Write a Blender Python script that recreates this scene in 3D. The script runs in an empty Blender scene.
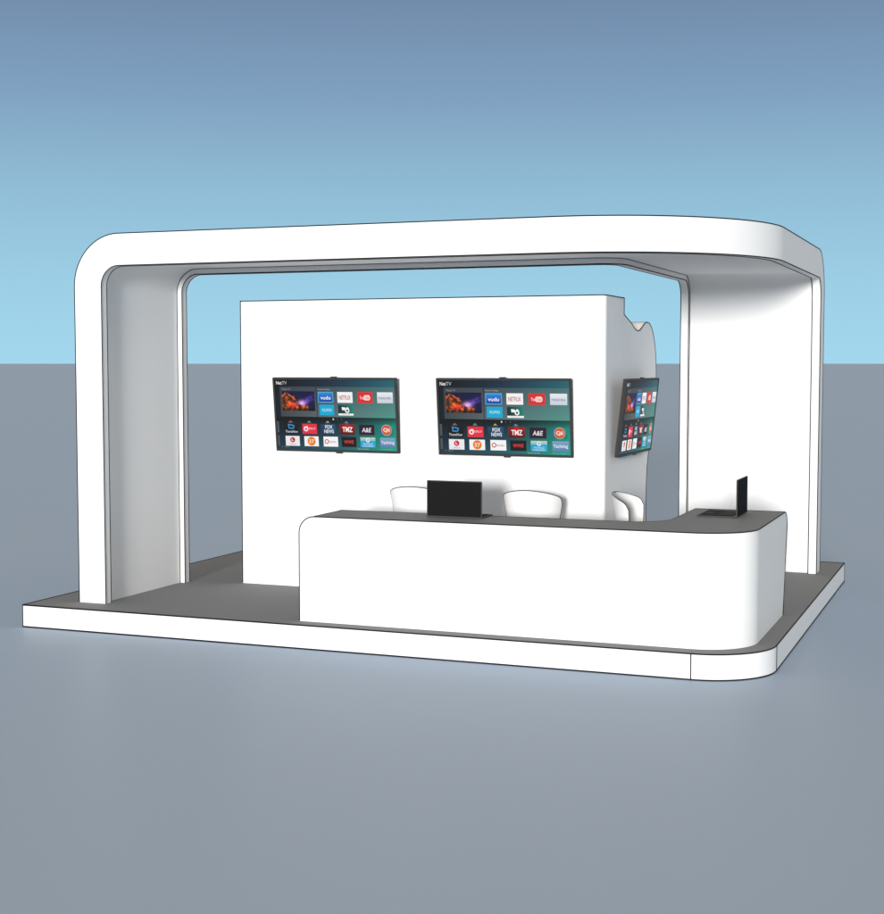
import bpy, bmesh, math, random
from mathutils import Vector, Matrix
random.seed(7)
S = bpy.context.scene
COL = S.collection
R = math.radians
PI = math.pi

# ------------------------------------------------------------------ materials
def lin(c):
    return tuple(((v/255.)/12.92 if v/255. <= .04045 else ((v/255.+.055)/1.055)**2.4) for v in c)

def mat(name, col, rough=.5, spec=.5, noise=0., scale=40., bump=0., metal=0.):
    m = bpy.data.materials.new(name); m.use_nodes = True
    nt = m.node_tree; b = nt.nodes['Principled BSDF']
    b.inputs['Roughness'].default_value = rough
    b.inputs['Specular IOR Level'].default_value = spec
    b.inputs['Metallic'].default_value = metal
    tc = nt.nodes.new('ShaderNodeTexCoord')
    n = nt.nodes.new('ShaderNodeTexNoise'); n.inputs['Scale'].default_value = scale
    n.inputs['Detail'].default_value = 5
    nt.links.new(tc.outputs['Object'], n.inputs['Vector'])
    mx = nt.nodes.new('ShaderNodeMix'); mx.data_type = 'RGBA'
    mx.inputs[6].default_value = tuple(c*(1-noise) for c in col)+(1,)
    mx.inputs[7].default_value = tuple(min(1, c*(1+noise)) for c in col)+(1,)
    nt.links.new(n.outputs['Fac'], mx.inputs[0])
    nt.links.new(mx.outputs[2], b.inputs['Base Color'])
    if bump:
        bp = nt.nodes.new('ShaderNodeBump'); bp.inputs['Strength'].default_value = bump
        bp.inputs['Distance'].default_value = .002
        nt.links.new(n.outputs['Fac'], bp.inputs['Height'])
        nt.links.new(bp.outputs['Normal'], b.inputs['Normal'])
    return m

M = {}
M['white'] = mat('white_lacquer', (.80, .80, .80), .7, .1, .012, 3)
M['deck'] = mat('grey_deck_carpet', (.255, .26, .27), .9, .1, .05, 260, .15)
M['top'] = mat('grey_laminate', (.225, .23, .238), .7, .2, .02, 60)
M['line'] = mat('dark_outline', (.014, .014, .015), .8, .1, .1, 20)  # black for the drawn outlines, which are modelled as thin tubes
M['ground'] = mat('blue_grey_ground', (.40, .495, .625), .42, .5, .012, .15)
M['ground'].node_tree.nodes['Principled BSDF'].inputs['IOR'].default_value = 1.12
M['bezel'] = mat('charcoal_plastic', (.036, .037, .038), .6, .1, .05, 30)
M['black'] = mat('black_plastic', (.010, .010, .011), .7, .04, .08, 30)
M['keys'] = mat('key_plastic', (.005, .005, .006), .6, .08, .1, 80)
M['grey'] = mat('dark_grey_plastic', (.06, .06, .06), .6, .1, .05, 30)
M['chair'] = mat('white_shell_plastic', (.78, .78, .78), .4, .35, .01, 5)
M['cushion'] = mat('pale_cushion_fabric', (.6, .6, .6), .9, .1, .05, 200, .2)
M['metal'] = mat('brushed_steel', (.55, .55, .56), .3, .5, .03, 90, 0, .9)
# lit display: shows the picture stored on the faces
m = bpy.data.materials.new('lit_screen_image'); m.use_nodes = True
b = m.node_tree.nodes['Principled BSDF']
b.inputs['Base Color'].default_value = (.01, .01, .01, 1); b.inputs['Roughness'].default_value = .5
b.inputs['Specular IOR Level'].default_value = .03
at = m.node_tree.nodes.new('ShaderNodeAttribute'); at.attribute_name = 'picture'
m.node_tree.links.new(at.outputs['Color'], b.inputs['Emission Color'])
b.inputs['Emission Strength'].default_value = .92
M['screen'] = m

# ------------------------------------------------------------------ helpers
def obj(name, bm, m, parent=None, matrix=None):
    me = bpy.data.meshes.new(name)
    bmesh.ops.recalc_face_normals(bm, faces=bm.faces)
    bm.to_mesh(me); bm.free()
    for x in (m if isinstance(m, (list, tuple)) else [m]): me.materials.append(x)
    o = bpy.data.objects.new(name, me); COL.objects.link(o)
    if parent: o.parent = parent
    return o

def thing(name, label, cat, loc=(0, 0, 0), rz=0, group=None):
    o = bpy.data.objects.new(name, None); COL.objects.link(o)
    o.location = loc; o.rotation_euler = (0, 0, rz); o.empty_display_size = .2
    o['label'] = label; o['category'] = cat
    if group: o['group'] = group
    return o

def box(bm, x0, x1, y0, y1, z0, z1, bev=0., mx=None, seg=2):
    vs = [bm.verts.new((x, y, z)) for z in (z0, z1) for y in (y0, y1) for x in (x0, x1)]
    F = [(0, 2, 3, 1), (4, 5, 7, 6), (0, 1, 5, 4), (2, 6, 7, 3), (0, 4, 6, 2), (1, 3, 7, 5)]
    fs = [bm.faces.new([vs[i] for i in f]) for f in F]
    if bev:
        es = list({e for f in fs for e in f.edges})
        r = bmesh.ops.bevel(bm, geom=es, offset=bev, segments=seg, affect='EDGES', profile=.5)
        vs = list({v for v in r['verts']} | {v for v in vs if v.is_valid})
    if mx is not None:
        bmesh.ops.transform(bm, matrix=mx, verts=[v for v in vs if v.is_valid])

def tube(bm, pts, r=.0050, n=6, closed=False):
    pts = [Vector(p) for p in pts]
    q = [pts[0]]
    for p in pts[1:]:
        if (p-q[-1]).length > 1e-5: q.append(p)
    pts = q; L = len(pts)
    if closed and (pts[0]-pts[-1]).length < 1e-5: pts.pop(); L -= 1
    rings = []; ref = None
    for i, p in enumerate(pts):
        a = pts[i-1] if (i > 0 or closed) else p
        c = pts[(i+1) % L] if (i < L-1 or closed) else p
        d1 = (p-a); d2 = (c-p)
        d = (d1.normalized() if d1.length else Vector())+(d2.normalized() if d2.length else Vector())
        d.normalize()
        if ref is None:
            ref = Vector((0, 0, 1)) if abs(d.z) < .9 else Vector((1, 0, 0))
        u = (ref-d*ref.dot(d)).normalized(); ref = u; w = d.cross(u)
        k = 1.
        if d1.length and d2.length:
            k = 1/max(.6, math.sqrt(max(0, (1+d1.normalized().dot(d2.normalized()))/2)))
        rings.append([bm.verts.new(p+(u*math.cos(t)+w*math.sin(t))*r*k) for t in [2*PI*j/n for j in range(n)]])
    rng = range(L if closed else L-1)
    for i in rng:
        A, B = rings[i], rings[(i+1) % L]
        for j in range(n):
            f = bm.faces.new((A[j], A[(j+1) % n], B[(j+1) % n], B[j])); f.smooth = True
    if not closed:
        bm.faces.new(rings[0][::-1]); bm.faces.new(rings[-1])

def arc(c, r, a0, a1, n):
    return [(c[0]+r*math.cos(a0+(a1-a0)*i/n), c[1]+r*math.sin(a0+(a1-a0)*i/n)) for i in range(n+1)]

def prism(bm, poly, z0, z1, smooth_min=20, top=True, bottom=True):
    """vertical prism; side quads smooth, edges sharp where the outline bends more than smooth_min degrees"""
    n = len(poly)
    lo = [bm.verts.new((p[0], p[1], z0)) for p in poly]; hi = [bm.verts.new((p[0], p[1], z1)) for p in poly]
    for i in range(n):
        j = (i+1) % n
        f = bm.faces.new((lo[i], lo[j], hi[j], hi[i])); f.smooth = True
    if top: bm.faces.new(hi)
    if bottom: bm.faces.new(lo[::-1])
    bm.edges.ensure_lookup_table()
    sharpen(bm, smooth_min)
    return lo, hi

def sharpen(bm, deg=25):
    bm.normal_update()
    for e in bm.edges:
        if len(e.link_faces) == 2:
            e.smooth = e.link_faces[0].normal.angle(e.link_faces[1].normal, 0) < R(deg)

# ------------------------------------------------------------------ ground
bm = bmesh.new()
bmesh.ops.create_circle(bm, cap_ends=True, radius=30000, segments=96)
g = obj('ground', bm, M['ground']); g.location = (-4, 14, -.206); g['kind'] = 'structure'

# ------------------------------------------------------------------ platform
PF = thing('exhibition_platform', 'wide low white platform with dark grey deck and one rounded corner under the whole booth',
           'platform', (-5, 13.6, -.203))
off = Vector((-5, 13.6, -.203))
def rel(p, o): return Vector(p)-o
X0, X1, Y0, Y1, RP = -8.34, -1.638, 10.845, 16.44, .56
plan = [(X0, Y0)]+arc((X1-RP, Y0+RP), RP, -PI/2, 0, 24)+[(X1, Y1), (X0, Y1)]
def shift(pl, o): return [(p[0]-o.x, p[1]-o.y) for p in pl]
bm = bmesh.new(); prism(bm, shift(plan, off), 0, .195, top=True)
obj('platform_side', bm, M['white'], PF)
ins = [(X0+.002, Y0+.002)]+arc((X1-RP, Y0+RP), RP-.002, -PI/2, 0, 24)+[(X1-.002, Y1-.002), (X0+.002, Y1-.002)]
bm = bmesh.new(); prism(bm, shift(ins, off), .196, .203)
obj('deck', bm, M['deck'], PF)
bm = bmesh.new()
for z in (.2015, .0035): tube(bm, [(x, y, z) for x, y in shift(plan, off)], closed=True)
for p in ((X0, Y0), (X1-RP, Y0), (X1, Y0+RP), (X1, Y1)):
    tube(bm, [(p[0]-off.x, p[1]-off.y, 0.005), (p[0]-off.x, p[1]-off.y, .199)], r=.0048)
obj('edge_outline', bm, M['line'], PF)  # drawn edge lines of the platform as tubes, no real trim

# ------------------------------------------------------------------ canopy frame (one ribbon: leg, roof, leg)
XL, YF, XR, YB, ZT = -7.945, 11.16, -1.825, 15.755, 3.368
W, RC, RO = 1.46, .47, 1.62
o0 = Vector((-5, 13.5, 0))
CA = thing('canopy_frame', 'tall white canopy frame whose flat roof band turns a rounded corner between two broad legs', 'canopy', tuple(o0))
def stations():
    st = {'leg_a': [], 'roof': [], 'leg_b': []}
    Yp, Xm, Zp, Yp_ = Vector((0, 1, 0)), Vector((-1, 0, 0)), Vector((0, 0, 1)), Vector((0, 1, 0))
    for z in (0.001, ZT-RC-.02): st['leg_a'].append((Vector((XL, YF, z)), Yp, Xm))
    st['roof'].append((Vector((XL, YF, ZT-RC-.02)), Yp, Xm))
    for i in range(17):
        t = PI/2*i/16; n = Vector((-math.cos(t), 0, math.sin(t)))
        st['roof'].append((Vector((XL+RC, YF, ZT-RC))+n*RC, Yp, n))
    P = Vector((XR-RO, YF+RO, ZT))
    for i in range(33):
        t = PI/2*i/32; d = Vector((math.sin(t), -math.cos(t), 0))
        st['roof'].append((P+d*RO, -d, Zp))
    for i in range(17):
        t = PI/2*i/16; n = Vector((0, math.sin(t), math.cos(t)))
        st['roof'].append((Vector((XR, YB-RC, ZT-RC))+n*RC, Xm, n))
    st['roof'].append((Vector((XR, YB, ZT-RC-.02)), Xm, Yp))
    for z in (ZT-RC-.02, .001): st['leg_b'].append((Vector((XR, YB, z)), Xm, Yp))
    return st
ST = stations()
FL, D, DP = .085, .287, .232
PROF = [(0, 0), (W, 0), (W, -D), (W-FL, -D), (W-FL, -.2), (FL, -.2), (FL, -D), (0, -D)]
PANEL = [(FL-.001, -.19), (W-FL+.001, -.19), (W-FL+.001, -DP), (FL-.001, -DP)]
def sweep(bm, st, prof, caps=True):
    rings = [[bm.verts.new(o+w*a+n*b-o0) for a, b in prof] for o, w, n in st]
    k = len(prof)
    for A, B in zip(rings, rings[1:]):
        for j in range(k):
            f = bm.faces.new((A[j], A[(j+1) % k], B[(j+1) % k], B[j])); f.smooth = True
    if caps:
        bm.faces.new(rings[0]); bm.faces.new(rings[-1][::-1])
    for r1, r2 in zip(rings, rings[1:]):
        for a, b_ in zip(r1, r2):
            e = bm.edges.get((a, b_))
            if e: e.smooth = False
for key, nm, pn in (('leg_a', 'leg', 'inner_panel'), ('roof', 'roof_band', 'soffit_panel'), ('leg_b', 'leg', 'inner_panel')):
    bm = bmesh.new(); sweep(bm, ST[key], PROF); p = obj(nm, bm, M['white'], CA)
    bm = bmesh.new(); sweep(bm, ST[key], PANEL); obj(pn, bm, M['white'], p)
bm = bmesh.new()
allst = ST['leg_a']+ST['roof'][1:]+ST['leg_b'][1:]
for a, b_ in [(0, 0), (W, 0), (W, -D), (W-FL, -D), (W-FL-.002, -DP), (FL+.002, -DP), (FL, -D), (0, -D)]:
    tube(bm, [o+w*a+n*b_-o0 for o, w, n in allst])
obj('edge_outline', bm, M['line'], CA)  # drawing-style outlines along the ribbon edges, built as tubes

# ------------------------------------------------------------------ display wall
WX0, WX1, WY = -7.11, -3.385, 12.734
prof = [(WY, 0), (WY, 2.815), (13.40, 2.815), (13.40, 2.66), (13.68, 2.588), (13.78, 2.553), (13.87, 2.527), (13.96, 2.517), (14.05, 2.530),
        (14.14, 2.562), (14.22, 2.593), (14.29, 2.609), (14.36, 2.613), (14.44, 2.603), (14.53, 2.567), (14.60, 2.510), (14.66, 2.44),
        (14.705, 2.36), (14.74, 2.25), (14.757, 2.12), (14.76, 1.98), (14.74, 1.82), (14.69, 1.67), (14.61, 1.53), (14.52, 1.41),
        (14.44, 1.29), (14.385, 1.16), (14.36, 1.0), (14.355, .8), (14.355, 0)]
ow = Vector(((WX0+WX1)/2, 13.5, .002))
DW = thing('display_wall', 'tall white wall block with wavy stepped rear profile, carrying the three television screens', 'display wall', tuple(ow))
bm = bmesh.new()
A = [bm.verts.new(Vector((WX0, y, z))-Vector((ow.x, ow.y, 0))) for y, z in prof]
B = [bm.verts.new(Vector((WX1, y, z))-Vector((ow.x, ow.y, 0))) for y, z in prof]
n = len(prof)
for i in range(n):
    j = (i+1) % n
    f = bm.faces.new((A[i], A[j], B[j], B[i])); f.smooth = True
bm.faces.new(A[::-1]); bm.faces.new(B)
e = bm.edges.get((B[0], B[1]))
bmesh.ops.recalc_face_normals(bm, faces=bm.faces)
bmesh.ops.bevel(bm, geom=[e], offset=.045, segments=8, affect='EDGES', profile=.5)
for f in bm.faces: f.smooth = True
sharpen(bm, 24)
obj('wall_body', bm, M['white'], DW)
bm = bmesh.new()
cr = arc((WX1-.045-ow.x, WY+.045-ow.y), .045, -PI/2, 0, 8)
path = [(WX0-ow.x, WY-ow.y, .004), (WX0-ow.x, WY-ow.y, 2.815)]+[(x, y, 2.815) for x, y in cr]
path += [(WX1-ow.x, y-ow.y, z) for y, z in prof[2:]]
tube(bm, path)
tube(bm, [(WX0-ow.x, y-ow.y, z) for y, z in prof[1:]])
for k in (2, 3, 29): tube(bm, [(WX0-ow.x, prof[k][0]-ow.y, prof[k][1]+.002), (WX1-ow.x, prof[k][0]-ow.y, prof[k][1]+.002)])
tube(bm, [(WX0-ow.x, 14.36-ow.y, 2.613), (WX1-ow.x, 14.36-ow.y, 2.613)], r=.003)
obj('edge_outline', bm, M['line'], DW)  # drawn outlines of the wall block, built as tubes

# ------------------------------------------------------------------ counter
cx0, cx1, cy0, cyi, cy1, cxi, CZ = -5.6, -1.79, 11.01, 11.592, 12.985, -2.58, .900
oc = Vector((-3.6, 11.6, .002))
CT = thing('reception_counter', 'white L-shaped counter with rounded corner and dark grey worktop at the platform front',
           'reception counter', tuple(oc))
RCc, RI, RE = .44, .32, .14
def counter_plan(inset=0.):
    i = inset
    return ([(cx0, cy0+i)]+arc((cx1-RCc, cy0+RCc), RCc-i, -PI/2, 0, 24)+[(cx1-i, cy1)])
# outer and inner line of the worktop ribbon, as matched stations
outer = [(cx0+RE, cy0)]+arc((cx1-RCc, cy0+RCc), RCc, -PI/2, 0, 24)+[(cx1, cy1-RE)]
inner = [(cx0+RE, cyi)]+arc((cxi-RI, cyi+RI), RI, -PI/2, 0, 24)+[(cxi, cy1-RE)]
bm = bmesh.new()
# ribbon section: profile points along height at each end are rounded by arcs
def ring_at(o_, i_, z): return (Vector((o_[0], o_[1], z))-Vector((oc.x, oc.y, 0)), Vector((i_[0], i_[1], z))-Vector((oc.x, oc.y, 0)))
seq = []
for k in range(9):
    t = PI/2*k/8
    seq.append(((cx0+RE-RE*math.cos(t), cy0), (cx0+RE-RE*math.cos(t), cyi), CZ-RE+RE*math.sin(t)))
for a, b_ in zip(outer[1:-1], inner[1:-1]): seq.append((a, b_, CZ))
for k in range(9):
    t = PI/2*(1-k/8)
    seq.append(((cx1, cy1-RE+RE*math.cos(t)), (cxi, cy1-RE+RE*math.cos(t)), CZ-RE+RE*math.sin(t)))
rows = []
for q_, (o_, i_, z) in enumerate(seq):
    tO, tI = ring_at(o_, i_, z); bO, bI = ring_at(o_, i_, 0)
    k = max(0, q_-(len(seq)-9))/8; bO.y -= .19*k; bI.y -= .19*k
    rows.append([bm.verts.new(v) for v in (bO, tO, tI, bI)])
for P_, Q in zip(rows, rows[1:]):
    for j in range(4):
        if (P_[j].co-Q[j].co).length < 1e-6 and (P_[(j+1) % 4].co-Q[(j+1) % 4].co).length < 1e-6: continue
        f = bm.faces.new((P_[j], P_[(j+1) % 4], Q[(j+1) % 4], Q[j])); f.smooth = True
bm.faces.new(rows[0][::-1]); bm.faces.new(rows[-1])
bmesh.ops.remove_doubles(bm, verts=bm.verts, dist=1e-5)
bmesh.ops.recalc_face_normals(bm, faces=bm.faces)
sharpen(bm, 30)
obj('counter_body', bm, M['white'], CT)
poly = outer+inner[::-1]
bm = bmesh.new(); prism(bm, shift(poly, oc), CZ+.0005, CZ+.004)
obj('worktop', bm, M['top'], CT)
bm = bmesh.new()
so = [Vector((o_[0], o_[1], z))-Vector((oc.x, oc.y, -.001)) for o_, i_, z in seq]
si = [Vector((i_[0], i_[1], z))-Vector((oc.x, oc.y, -.001)) for o_, i_, z in seq]
for s in (so, si): tube(bm, [Vector((s[0].x, s[0].y, .003))]+s+[Vector((s[-1].x, s[-1].y-.19, .003))])
tube(bm, [(p[0]-oc.x, p[1]-oc.y, CZ+.003) for p in (outer[0], inner[0])])
tube(bm, [(p[0]-oc.x, p[1]-oc.y, CZ+.003) for p in (outer[-1], inner[-1])])
obj('edge_outline', bm, M['line'], CT)  # drawn outlines of the counter edges, built as tubes
ZC = CZ+.0065   # resting height on worktop

# ------------------------------------------------------------------ laptops
def laptop(label, loc, rz, w, h, d, grp='open black laptops on the counter'):
    t = thing('laptop', label, 'laptop', loc, rz, grp)
    # local: hinge along X at y=0, base goes +Y, lid stands up at y=0 with its back to -Y
    bm = bmesh.new(); box(bm, -w/2, w/2, .0, d, 0, .013, .003); base = obj('base', bm, M['grey'], t)
    bm = bmesh.new()
    box(bm, -w/2+.012, w/2-.012, .03, d-.012, .0132, .0145); obj('palm_rest', bm, M['black'], base)
    bm = bmesh.new()
    for r_ in range(5):
        nk = 14
        for c in range(nk):
            kx = -w/2+.035+(w-.07)*c/nk; kw = (w-.07)/nk-.004
            box(bm, kx, kx+kw, .045+r_*.024, .045+r_*.024+.019, .0147, .0175)
    obj('keyboard', bm, M['keys'], base)
    bm = bmesh.new(); box(bm, -.055, .055, d-.095, d-.03, .0147, .0155); obj('touchpad', bm, M['keys'], base)
    bm = bmesh.new(); box(bm, -w/2, w/2, -.011, -.0005, .004, h, .003); lid = obj('lid', bm, M['grey'], t)
    bm = bmesh.new(); box(bm, -w/2+.007, w/2-.007, -.0125, -.0113, .012, h-.008); obj('lid_cover', bm, M['black'], lid)
    bm = bmesh.new(); box(bm, -w/2+.010, w/2-.010, -.0003, .0009, .014, h-.010); obj('screen', bm, M['keys'], lid)
    for sx in (-1, 1):
        bm = bmesh.new(); tube(bm, [(sx*w*.3-.03, .003, .012), (sx*w*.3+.03, .003, .012)], r=.006, n=10)
        obj('hinge', bm, M['bezel'], t)
    return t
laptop('open black laptop on the long counter run, lid back facing out, before a chair', (-4.306, 11.335, ZC), 0, .494, .312, .27)
laptop('open black laptop seen edge-on at the short right-hand end of the counter', (-2.098, 12.41, ZC), PI/2, .50, .322, .33)

# ------------------------------------------------------------------ chairs
def chair(label, loc, rz):
    t = thing('tub_chair', label, 'chair', loc, rz, 'white tub chairs behind the counter')
    # faces -Y locally; shell bends round the sitter
    bm = bmesh.new(); NU, NV = 28, 14
    grid = {}
    for side in (0, 1):
        for i in range(NU+1):
            u = -1+2*i/NU
            au = abs(u)
            top = 1.078-.085*au**1.8-.045*max(0, (au-.86)/.14)**2.2
            for j in range(NV+1):
                v = j/NV
                z = .56+(top-.56)*v
                k = .70+.30*((z-.56)/.5)**.9              # flares outwards upwards
                ang = u*R(77)
                rx, ry = (.298*k, .255*k)
                taper = 1-.0*v
                th = .016 if side else 0
                x = (rx-th)*math.sin(ang)*taper; y = (ry-th)*math.cos(ang)-.02
                grid[side, i, j] = bm.verts.new((x, y, z))
    for side in (0, 1):
        for i in range(NU):
            for j in range(NV):
                q = [grid[side, i, j], grid[side, i+1, j], grid[side, i+1, j+1], grid[side, i, j+1]]
                f = bm.faces.new(q if side else q[::-1]); f.smooth = True
    for i in range(NU):
        for j, fl in ((0, 0), (NV, 1)):
            f = bm.faces.new((grid[0, i, j], grid[0, i+1, j], grid[1, i+1, j], grid[1, i, j])); f.smooth = True
    for j in range(NV):
        for i in (0, NU):
            f = bm.faces.new((grid[0, i, j], grid[0, i, j+1], grid[1, i, j+1], grid[1, i, j])); f.smooth = True
    tr = [[grid[s, i, NV].co.copy() for i in range(NU+1)] for s in (0, 1)]
    ed = [[[grid[s, i, j].co.copy() for j in range(NV+1)] for i in (0, NU)] for s in (0, 1)]
    bmesh.ops.recalc_face_normals(bm, faces=bm.faces); sharpen(bm, 40)
    obj('shell', bm, M['chair'], t)
    bm = bmesh.new()
    tube(bm, ed[0][0]+tr[0][1:-1]+ed[0][1][::-1], r=.004)
    tube(bm, ed[1][0]+tr[1][1:-1]+ed[1][1][::-1], r=.0024)
    obj('edge_outline', bm, M['line'], t)  # drawn outline around the shell rim, built as tubes
    bm = bmesh.new()
    pl = [(.205*math.sin(a), .19*math.cos(a)-.045) for a in [2*PI*k/36 for k in range(36)]]
    prism(bm, pl, .60, .665); obj('seat_cushion', bm, M['cushion'], t)
    bm = bmesh.new()
    pl = [(.228*math.sin(a), .204*math.cos(a)-.045) for a in [2*PI*k/36 for k in range(36)]]
    prism(bm, pl, .545, .598); obj('seat_pan', bm, M['chair'], t)
    bm = bmesh.new(); tube(bm, [(0, -.03, .03), (0, -.03, .54)], r=.028, n=20); obj('column', bm, M['metal'], t)
    bm = bmesh.new()
    prism(bm, [(.21*math.sin(a), .21*math.cos(a)-.03) for a in [2*PI*k/40 for k in range(40)]], 0.004, .022)
    obj('foot_plate', bm, M['metal'], t)
    return t
chair('white tub chair partly hidden behind the laptop lid on the long counter', (-5.05, 12.40, .002), PI)
chair('white tub chair behind the long counter, fully clear of the laptop, back rounded', (-3.945, 12.40, .002), PI)
chair('white tub chair seen side-on in front of the grey side of the wall block', (-2.955, 12.32, .002), PI/2)

# ------------------------------------------------------------------ televisions
TW, TH = 1.308, .724
SX0, SX1, SZ0, SZ1 = -TW/2+.022, TW/2-.020, .022, TH-.020
class Pic:
    def __init__(s): s.bm = bmesh.new(); s.l = s.bm.loops.layers.float_color.new('picture'); s.depth = 0
    def P(s, x, y, d): return Vector((SX0+(SX1-SX0)*x, -.001-d*.0006, SZ1-(SZ1-SZ0)*y))
    def rect(s, x0, y0, x1, y1, c, d=1, nx=1, ny=1):
        """c: one colour, four corner colours TL TR BR BL, or a function of (u, v)"""
        if callable(c): fn = c
        elif isinstance(c[0], (tuple, list)):
            q = list(c)
            fn = lambda u, v: lin(tuple((q[0][i]*(1-u)+q[1][i]*u)*(1-v)+(q[3][i]*(1-u)+q[2][i]*u)*v for i in range(3)))
            nx = max(nx, 4); ny = max(ny, 2)
        else:
            kk = lin(c); fn = lambda u, v: kk
        g_ = [[s.bm.verts.new(s.P(x0+(x1-x0)*i/nx, y0+(y1-y0)*j/ny, d)) for i in range(nx+1)] for j in range(ny+1)]
        for j in range(ny):
            for i in range(nx):
                f = s.bm.faces.new((g_[j][i], g_[j+1][i], g_[j+1][i+1], g_[j][i+1]))
                for lp, (a, b_) in zip(f.loops, ((i, j), (i, j+1), (i+1, j+1), (i+1, j))):
                    lp[s.l] = tuple(fn(a/nx, b_/ny))+(1,)
    def poly(s, pts, c, d=2):
        k = lin(c)+(1,)
        f = s.bm.faces.new([s.bm.verts.new(s.P(x, y, d)) for x, y in pts])
        f.normal_update()
        if f.normal.y > 0: f.normal_flip()
        for lp in f.loops: lp[s.l] = k
    def disc(s, x, y, r, c, d=2, n=28, a0=0, a1=2*PI, r0=0):
        asp = (SX1-SX0)/(SZ1-SZ0)
        if r0 == 0: s.poly([(x+r*math.cos(a0+(a1-a0)*k/n)/asp, y+r*math.sin(a0+(a1-a0)*k/n)) for k in range(n)], c, d)
        else:
            for k in range(n):
                t0, t1 = a0+(a1-a0)*k/n, a0+(a1-a0)*(k+1)/n
                s.poly([(x+q*math.cos(t)/asp, y+q*math.sin(t)) for q, t in ((r0, t0), (r, t0), (r, t1), (r0, t1))], c, d)
    def text(s, body, x0, x1, yc, h, c, d=3, bold=0., shear=0.):
        """text squeezed into x0..x1, centred on yc, capital height h (screen fractions)"""
        cu = bpy.data.curves.new('t', 'FONT'); cu.body = body; cu.offset = bold; cu.shear = shear
        cu.resolution_u = 3
        ob = bpy.data.objects.new('t', cu); COL.objects.link(ob)
        dg = bpy.context.evaluated_depsgraph_get(); me = ob.evaluated_get(dg).to_mesh()
        xs = [v.co.x for v in me.vertices]; ys = [v.co.y for v in me.vertices]
        a, b_, y0, y1 = min(xs), max(xs), min(ys), max(ys)
        k = lin(c)+(1,)
        vs = [s.bm.verts.new(s.P(x0+(x1-x0)*(v.co.x-a)/(b_-a), yc+h/2-h*(v.co.y-y0)/(y1-y0), d)) for v in me.vertices]
        for p in me.polygons:
            try: f = s.bm.faces.new([vs[i] for i in p.vertices])
            except ValueError: continue
            f.normal_update()
            if f.normal.y > 0: f.normal_flip()
            for lp in f.loops: lp[s.l] = k
        ob.evaluated_get(dg).to_mesh_clear()
        bpy.data.objects.remove(ob); bpy.data.curves.remove(cu)

def space_picture(u, v):
    """thumbnail: glowing rocks in front of a violet night sky"""
    from mathutils import noise
    nz = lambda sc, ox=0: noise.fractal(Vector((u*sc*1.7+ox, v*sc, 3.1)), .9, 2.1, 5)
    # sky
    band = math.exp(-(((u-.58)*.75+(v-.62)*.9)/.11)**2) * (.35+.65*max(0, 1-abs(u-.66)*1.8))
    c = Vector((.003, .004, .05))+Vector((.14, .06, .5))*band*max(.1, .75+nz(4))
    glow = math.exp(-(((u-.60)/.10)**2+((v-.62)/.13)**2))
    c += Vector((.85, .45, .75))*glow
    if v > .8: c *= max(.05, 1-(v-.8)*6)
    # rocks
    edge = (.08+.9*max(0, u-.20)**.9 if u > .20 else .08+abs(u-.16)*.6)+.12*nz(5, 9)
    if u > .42: edge = .58+.55*(u-.42)+.10*nz(6, 4)
    if v > edge and u < .80:
        t = max(0, min(1, .52+.9*nz(6, 20)))
        r_ = Vector((.015, .006, .004)).lerp(Vector((.85, .15, .02)), t**2.4)
        red = math.exp(-(((u-.31)/.10)**2+((v-.70)/.09)**2))
        r_ += Vector((1.3, .03, .01))*red
        if v > .86: r_ *= .25
        c = r_
    return tuple(max(0, min(1, k)) for k in c)

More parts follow.
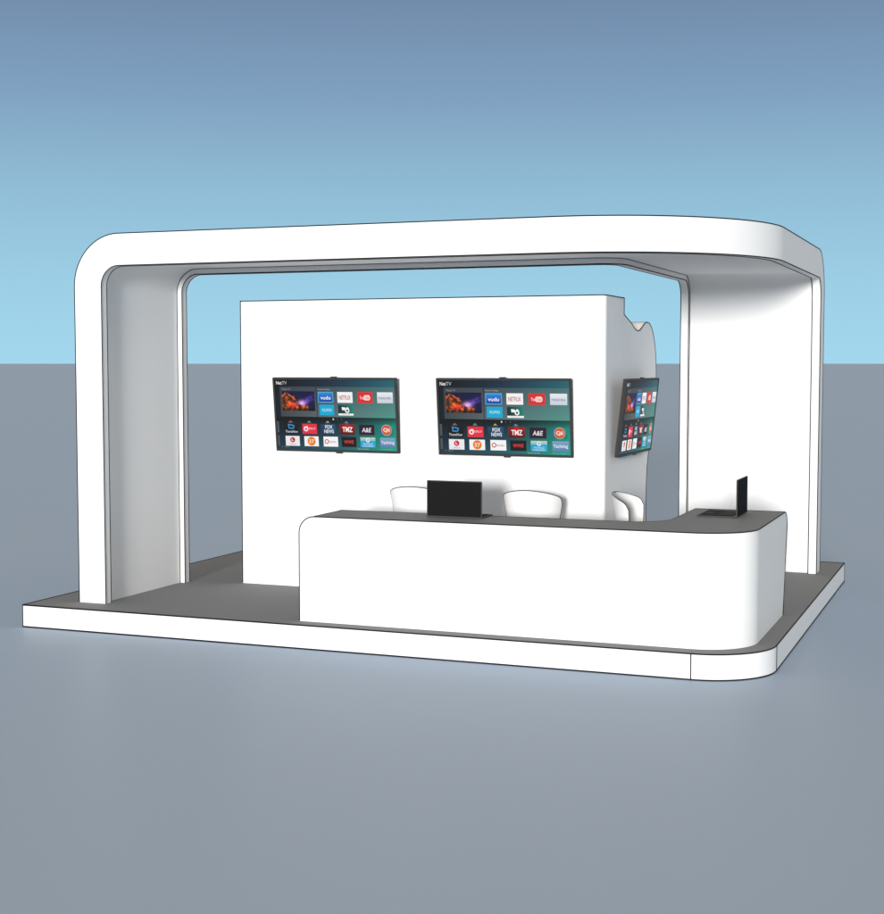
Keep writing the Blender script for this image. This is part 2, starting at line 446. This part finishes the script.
def screen_mesh():
    p = Pic()
    # background fields
    for x0, x1, y0, y1, c in (
        (0, .5, 0, .10, ((2, 8, 15), (18, 46, 68), (20, 50, 72), (3, 12, 20))), (.5, 1, 0, .10, ((18, 46, 68), (32, 100, 112), (34, 104, 116), (20, 50, 72))),
        (0, 1, .10, .535, ((3, 12, 20), (66, 120, 124), (78, 148, 138), (6, 22, 32))),
        (0, .5, .535, .64, ((0, 2, 6), (0, 6, 12), (12, 44, 58), (3, 18, 28))), (.5, 1, .535, .64, ((0, 6, 12), (6, 70, 68), (24, 140, 118), (12, 44, 58))),
        (0, .5, .64, 1, ((3, 18, 28), (12, 44, 58), (34, 96, 108), (18, 56, 74))), (.5, 1, .64, 1, ((12, 44, 58), (24, 140, 118), (34, 164, 136), (34, 96, 108)))):
        p.rect(x0, y0, x1, y1, c, 0, 16, 4)
    p.rect(.04, .10, .347, .53, ((56, 64, 70), (64, 74, 82), (88, 98, 104), (60, 70, 76)), 1)
    p.rect(.355, .10, 1, .53, ((60, 72, 80), (74, 118, 120), (82, 150, 138), (88, 104, 112)), 1, 12, 4)
    p.rect(.056, .165, .336, .447, space_picture, 2, 84, 50)
    p.text('Net', .012, .060, .047, .05, (245, 245, 245), bold=0.013)
    p.text('TV', .063, .103, .047, .048, (200, 206, 210))
    p.text('Watch TV', .058, .132, .138, .026, (150, 156, 160))
    p.text('Featured Apps', .364, .468, .138, .028, (176, 184, 188))
    a, b_ = .172, .325
    p.rect(.364, a, .492, b_, (84, 178, 232), 2); p.rect(.370, a+.012, .486, b_-.012, ((40, 140, 220), (40, 140, 220), (10, 60, 170), (10, 60, 170)), 3)
    p.text('vudu', .385, .470, .255, .052, (255, 255, 255), 4, 0.016)
    p.rect(.527, a, .654, b_, (250, 250, 250), 2); p.text('NETFLIX', .541, .638, .25, .06, (196, 30, 36), 4, 0.013)
    p.rect(.695, a, .820, b_, (226, 42, 40), 2)
    p.text('You', .713, .750, .25, .045, (255, 255, 255), 4, 0.005)
    p.poly([(.752, .215), (.790, .212), (.800, .235), (.800, .268), (.790, .288), (.752, .285), (.746, .268), (.746, .235)], (250, 225, 225), 4)
    p.text('Tube', .753, .793, .25, .042, (226, 42, 40), 5, 0.005)
    p.rect(.857, a, .985, b_, ((240, 243, 248), (240, 243, 248), (206, 212, 224), (206, 212, 224)), 2); p.text('PANDORA', .869, .972, .255, .034, (58, 92, 136), 4, 0.005)
    a, b_ = .357, .505
    p.rect(.372, a, .494, b_, (2, 174, 218), 2); p.text('XUMO', .392, .474, .43, .04, (226, 244, 250), 4)
    p.rect(.530, a, .656, b_, ((6, 40, 48), (22, 140, 118), (24, 138, 116), (8, 30, 38)), 2)
    p.rect(.530, .477, .656, b_, (250, 250, 250), 3); p.text('App Store', .560, .625, .491, .016, (150, 160, 165), 4)
    p.poly([(.560, .385), (.590, .392), (.590, .43), (.562, .428)], (255, 255, 255), 4)
    p.poly([(.594, .405), (.606, .384), (.620, .402), (.612, .43), (.598, .432)], (255, 255, 255), 4)
    p.disc(.605, .435, .034, (255, 255, 255), 5); p.disc(.605, .435, .016, (10, 70, 74), 6)
    for x, r_, c in ((.484, .011, (240, 240, 240)), (.517, .006, (130, 136, 140)), (.551, .006, (130, 136, 140))): p.disc(x, .562, r_, c, 2)
    # coloured marks above the row
    for x, c in ((.118, (190, 70, 70)), (.277, (80, 170, 90)), (.434, (190, 180, 70)), (.592, (90, 150, 190))):
        p.poly([(x-.011, .607), (x-.006, .590), (x+.006, .590), (x+.011, .607)], c, 2); p.rect(x-.018, .610, x+.018, .618, (120, 130, 134), 2)
    for a, b_ in ((.605, .765), (.805, .955)): p.rect(0, a, .016, b_, (74, 88, 96), 1)
    a, b_ = .632, .778
    p.rect(.062, a, .183, b_, ((10, 16, 22), (10, 16, 22), (2, 4, 7), (2, 4, 7)), 2)
    p.poly([(.093, .637), (.128, .645), (.150, .655), (.146, .700), (.128, .712), (.098, .705)], (60, 140, 200), 4)
    p.poly([(.103, .655), (.125, .662), (.140, .668), (.137, .692), (.107, .692)], (6, 24, 44), 5)
    p.text('ThemeNow', .070, .176, .747, .036, (225, 230, 233), 4, 0.005)
    p.rect(.217, a, .341, b_, (234, 44, 66), 2); p.disc(.248, .705, .037, (255, 238, 240), 4); p.disc(.248, .705, .019, (234, 44, 66), 5)
    p.poly([(.248, .668), (.264, .668), (.264, .705), (.248, .705)], (255, 238, 240), 4); p.rect(.238, .69, .258, .697, (255, 238, 240), 6)
    p.text('REPLAY', .272, .330, .700, .030, (255, 214, 220), 4, 0.005)
    p.rect(.373, a, .498, b_, ((30, 66, 100), (22, 84, 120), (20, 64, 96), (22, 50, 78)), 2)
    p.text('FOX', .412, .474, .672, .052, (245, 247, 250), 4, 0.020); p.text('NEWS', .402, .484, .736, .052, (235, 240, 245), 4, 0.020)
    p.rect(.535, a, .660, b_, ((150, 14, 14), (170, 16, 16), (90, 6, 6), (90, 6, 6)), 2)
    p.disc(.598, .69, .06, (196, 22, 18), 3)
    p.text('TMZ', .556, .642, .705, .072, (255, 255, 255), 4, 0.018)
    p.rect(.695, a, .822, b_, (44, 18, 46), 2); p.text('A&E', .718, .797, .708, .064, (240, 236, 240), 4, 0.018, .15)
    p.rect(.862, a+.006, .978, b_-.004, ((20, 110, 140), (26, 150, 130), (24, 120, 110), (30, 112, 150)), 2)
    p.disc(.922, .704, .080, (150, 178, 180), 3); p.disc(.922, .704, .070, (222, 88, 44), 4)
    p.text('Qii', .896, .948, .706, .062, (255, 245, 240), 5, 0.023)
    a, b_ = .812, .955
    p.rect(.067, a, .188, b_, (240, 241, 245), 2); p.disc(.128, .868, .040, (206, 28, 44), 4)
    p.text('L', .120, .136, .866, .040, (255, 255, 255), 5, 0.013); p.text('Lifetime', .100, .156, .930, .02, (206, 28, 44), 5, 0.005)
    p.rect(.228, a, .350, b_, (250, 250, 250), 2); p.disc(.290, .883, .064, (238, 128, 34), 4)
    p.text('37', .268, .312, .884, .056, (255, 240, 220), 5, 0.013)
    p.rect(.392, a, .514, b_, (252, 252, 252), 2); p.disc(.420, .883, .036, (214, 60, 60), 4, 8, r0=.022)
    p.text('Qello', .440, .500, .886, .030, (120, 90, 96), 4, 0.005)
    p.rect(.545, a, .668, b_, (16, 14, 18), 2); p.text('WWE', .566, .646, .883, .050, (226, 60, 60), 4, 0.023)
    p.rect(.702, a, .826, b_, ((190, 214, 190), (196, 216, 190), (28, 164, 216), (28, 164, 216)), 2)
    p.rect(.702, .86, .826, b_, (40, 168, 218), 3)
    p.disc(.764, .852, .030, (235, 246, 244), 4); p.poly([(.758, .868), (.762, .838), (.776, .846)], (40, 130, 150), 5)
    p.text('WORLD', .724, .804, .905, .022, (225, 242, 248), 5, 0.005); p.text('CHALLENGE', .718, .810, .935, .022, (225, 242, 248), 5, 0.005)
    p.rect(.865, a, .988, b_, ((128, 168, 200), (128, 168, 200), (88, 130, 178), (88, 130, 178)), 2)
    p.text('Yachting', .872, .982, .886, .060, (248, 250, 252), 4, 0.009)
    p.rect(.030, .964, .040, .982, (90, 104, 112), 2); p.text('Options', .055, .100, .974, .024, (130, 146, 152), 4)
    p.text('Terms of Use', .675, .770, .978, .022, (170, 200, 196), 4); p.text('Privacy Policy', .865, .965, .980, .022, (120, 200, 180), 4)
    return p.bm

def television(label, loc, rz, proto=None):
    TG = 'televisions hung on the display wall'
    if proto:
        t = proto.copy(); COL.objects.link(t); t.location = loc; t.rotation_euler = (R(6.3)*1, 0, rz)
        t['label'] = label
        for ch in list(proto.children):
            c = ch.copy(); COL.objects.link(c); c.parent = t
            for g2 in ch.children:
                d = g2.copy(); COL.objects.link(d); d.parent = c
        return t
    t = thing('television', label, 'television', loc, rz, TG)
    t.rotation_euler = (R(6.3), 0, rz)
    bm = bmesh.new()
    box(bm, -TW/2, TW/2, .004, .032, 0, TH, .004)
    body = obj('housing', bm, M['bezel'], t)
    bm = bmesh.new()
    for q in ((-TW/2, TW/2, 0, .020), (-TW/2, TW/2, TH-.018, TH), (-TW/2, -TW/2+.020, .0202, TH-.0182), (TW/2-.018, TW/2, .0202, TH-.0182)):
        box(bm, q[0], q[1], -.008, .0038, q[2], q[3], .002)
    obj('bezel', bm, M['bezel'], t)
    me = bpy.data.meshes.new('screen'); bmx = screen_mesh()
    bmx.to_mesh(me); bmx.free(); me.materials.append(M['screen'])
    so_ = bpy.data.objects.new('screen', me); COL.objects.link(so_); so_.parent = t
    for z0, z1, x in ((TH+.0005, TH+.010, 0), (-.013, -.0005, .02)):
        bm = bmesh.new(); box(bm, x-.030, x+.030, -.004, .026, z0, z1, .002); obj('sensor_tab', bm, M['bezel'], t)
    bm = bmesh.new(); box(bm, -.38, .38, .0325, .050, .14, .50, .004)
    obj('rear_cover', bm, M['bezel'], body)
    bm = bmesh.new(); box(bm, -.14, .14, .0505, .062, .20, .42, .002)
    obj('wall_bracket', bm, M['metal'], t)
    return t
T1 = television('leftmost of the three lit wall screens, on the white front face, clear of the laptop', (-6.038, 12.687, 1.345), 0)
television('middle of the three lit wall screens, on the white front face above the uncovered chair', (-4.323, 12.687, 1.345), 0, T1)
television('lit screen seen at a steep angle on the narrow grey side of the wall block', (-3.318, 13.592, 1.338), PI/2, T1)

# ------------------------------------------------------------------ camera
cam = bpy.data.cameras.new('camera'); co = bpy.data.objects.new('camera', cam); COL.objects.link(co)
f = 1449.5
cam.sensor_fit = 'VERTICAL'; cam.sensor_height = 24; cam.lens = 24*f/914
cam.clip_start = .1; cam.clip_end = 100000
co.location = (0, 0, 2.2)
co.rotation_euler = (PI/2-math.atan(93.4/f), 0, R(21.3))
S.camera = co

# ------------------------------------------------------------------ light
EL, AZ = 5., -9.        # sun elevation; degrees left of straight-on
sd = bpy.data.lights.new('sun', 'SUN'); sd.energy = 4.0; sd.angle = R(8); sd.color = (1, .975, .94)
sl = bpy.data.objects.new('sun', sd); COL.objects.link(sl)
to = Vector((-math.sin(R(AZ))*math.cos(R(EL)), -math.cos(R(AZ))*math.cos(R(EL)), math.sin(R(EL))))   # towards the sun
sl.rotation_euler = to.to_track_quat('Z', 'Y').to_euler(); sl.location = to*30

w = bpy.data.worlds.new('World'); S.world = w; w.use_nodes = True
nt = w.node_tree; bg = nt.nodes['Background']; bg.inputs['Strength'].default_value = .1
sky = nt.nodes.new('ShaderNodeTexSky'); sky.sky_type = 'NISHITA'; sky.sun_disc = False
sky.sun_elevation = R(EL); sky.sun_rotation = R(180+AZ)
tc = nt.nodes.new('ShaderNodeTexCoord'); sp = nt.nodes.new('ShaderNodeSeparateXYZ')
nt.links.new(tc.outputs['Generated'], sp.inputs[0])
rp = nt.nodes.new('ShaderNodeValToRGB'); cr = rp.color_ramp
cr.elements[0].position = 0; cr.elements[0].color = lin((163, 215, 237))+(1,)
cr.elements[1].position = 1; cr.elements[1].color = (.62, .56, .48, 1)
for ps, c in ((.044, (158, 209, 232)), (.112, (146, 190, 215)), (.178, (128, 161, 192)), (.239, (114, 139, 171)), (.27, (110, 133, 165))):
    e = cr.elements.new(ps); e.color = lin(c)+(1,)
for ps, c in ((.36, (.56, .50, .43)), (.50, (.66, .59, .50)), (.72, (.66, .60, .53))):
    e = cr.elements.new(ps); e.color = c+(1,)
nt.links.new(sp.outputs['Z'], rp.inputs[0])
mul = nt.nodes.new('ShaderNodeVectorMath'); mul.operation = 'SCALE'; mul.inputs['Scale'].default_value = 10.
nt.links.new(rp.outputs['Color'], mul.inputs[0])
mp = nt.nodes.new('ShaderNodeMapRange'); mp.inputs['From Min'].default_value = .28; mp.inputs['From Max'].default_value = .6
mp.inputs['To Min'].default_value = 0.; mp.inputs['To Max'].default_value = .12
nt.links.new(sp.outputs['Z'], mp.inputs['Value'])
mx = nt.nodes.new('ShaderNodeMix'); mx.data_type = 'RGBA'
nt.links.new(mp.outputs[0], mx.inputs[0]); nt.links.new(mul.outputs[0], mx.inputs[6]); nt.links.new(sky.outputs[0], mx.inputs[7])
nt.links.new(mx.outputs[2], bg.inputs['Color'])

S.view_settings.view_transform = 'Standard'; S.view_settings.look = 'None'
S.view_settings.exposure = 0; S.view_settings.gamma = 1
S.render.engine = 'CYCLES'
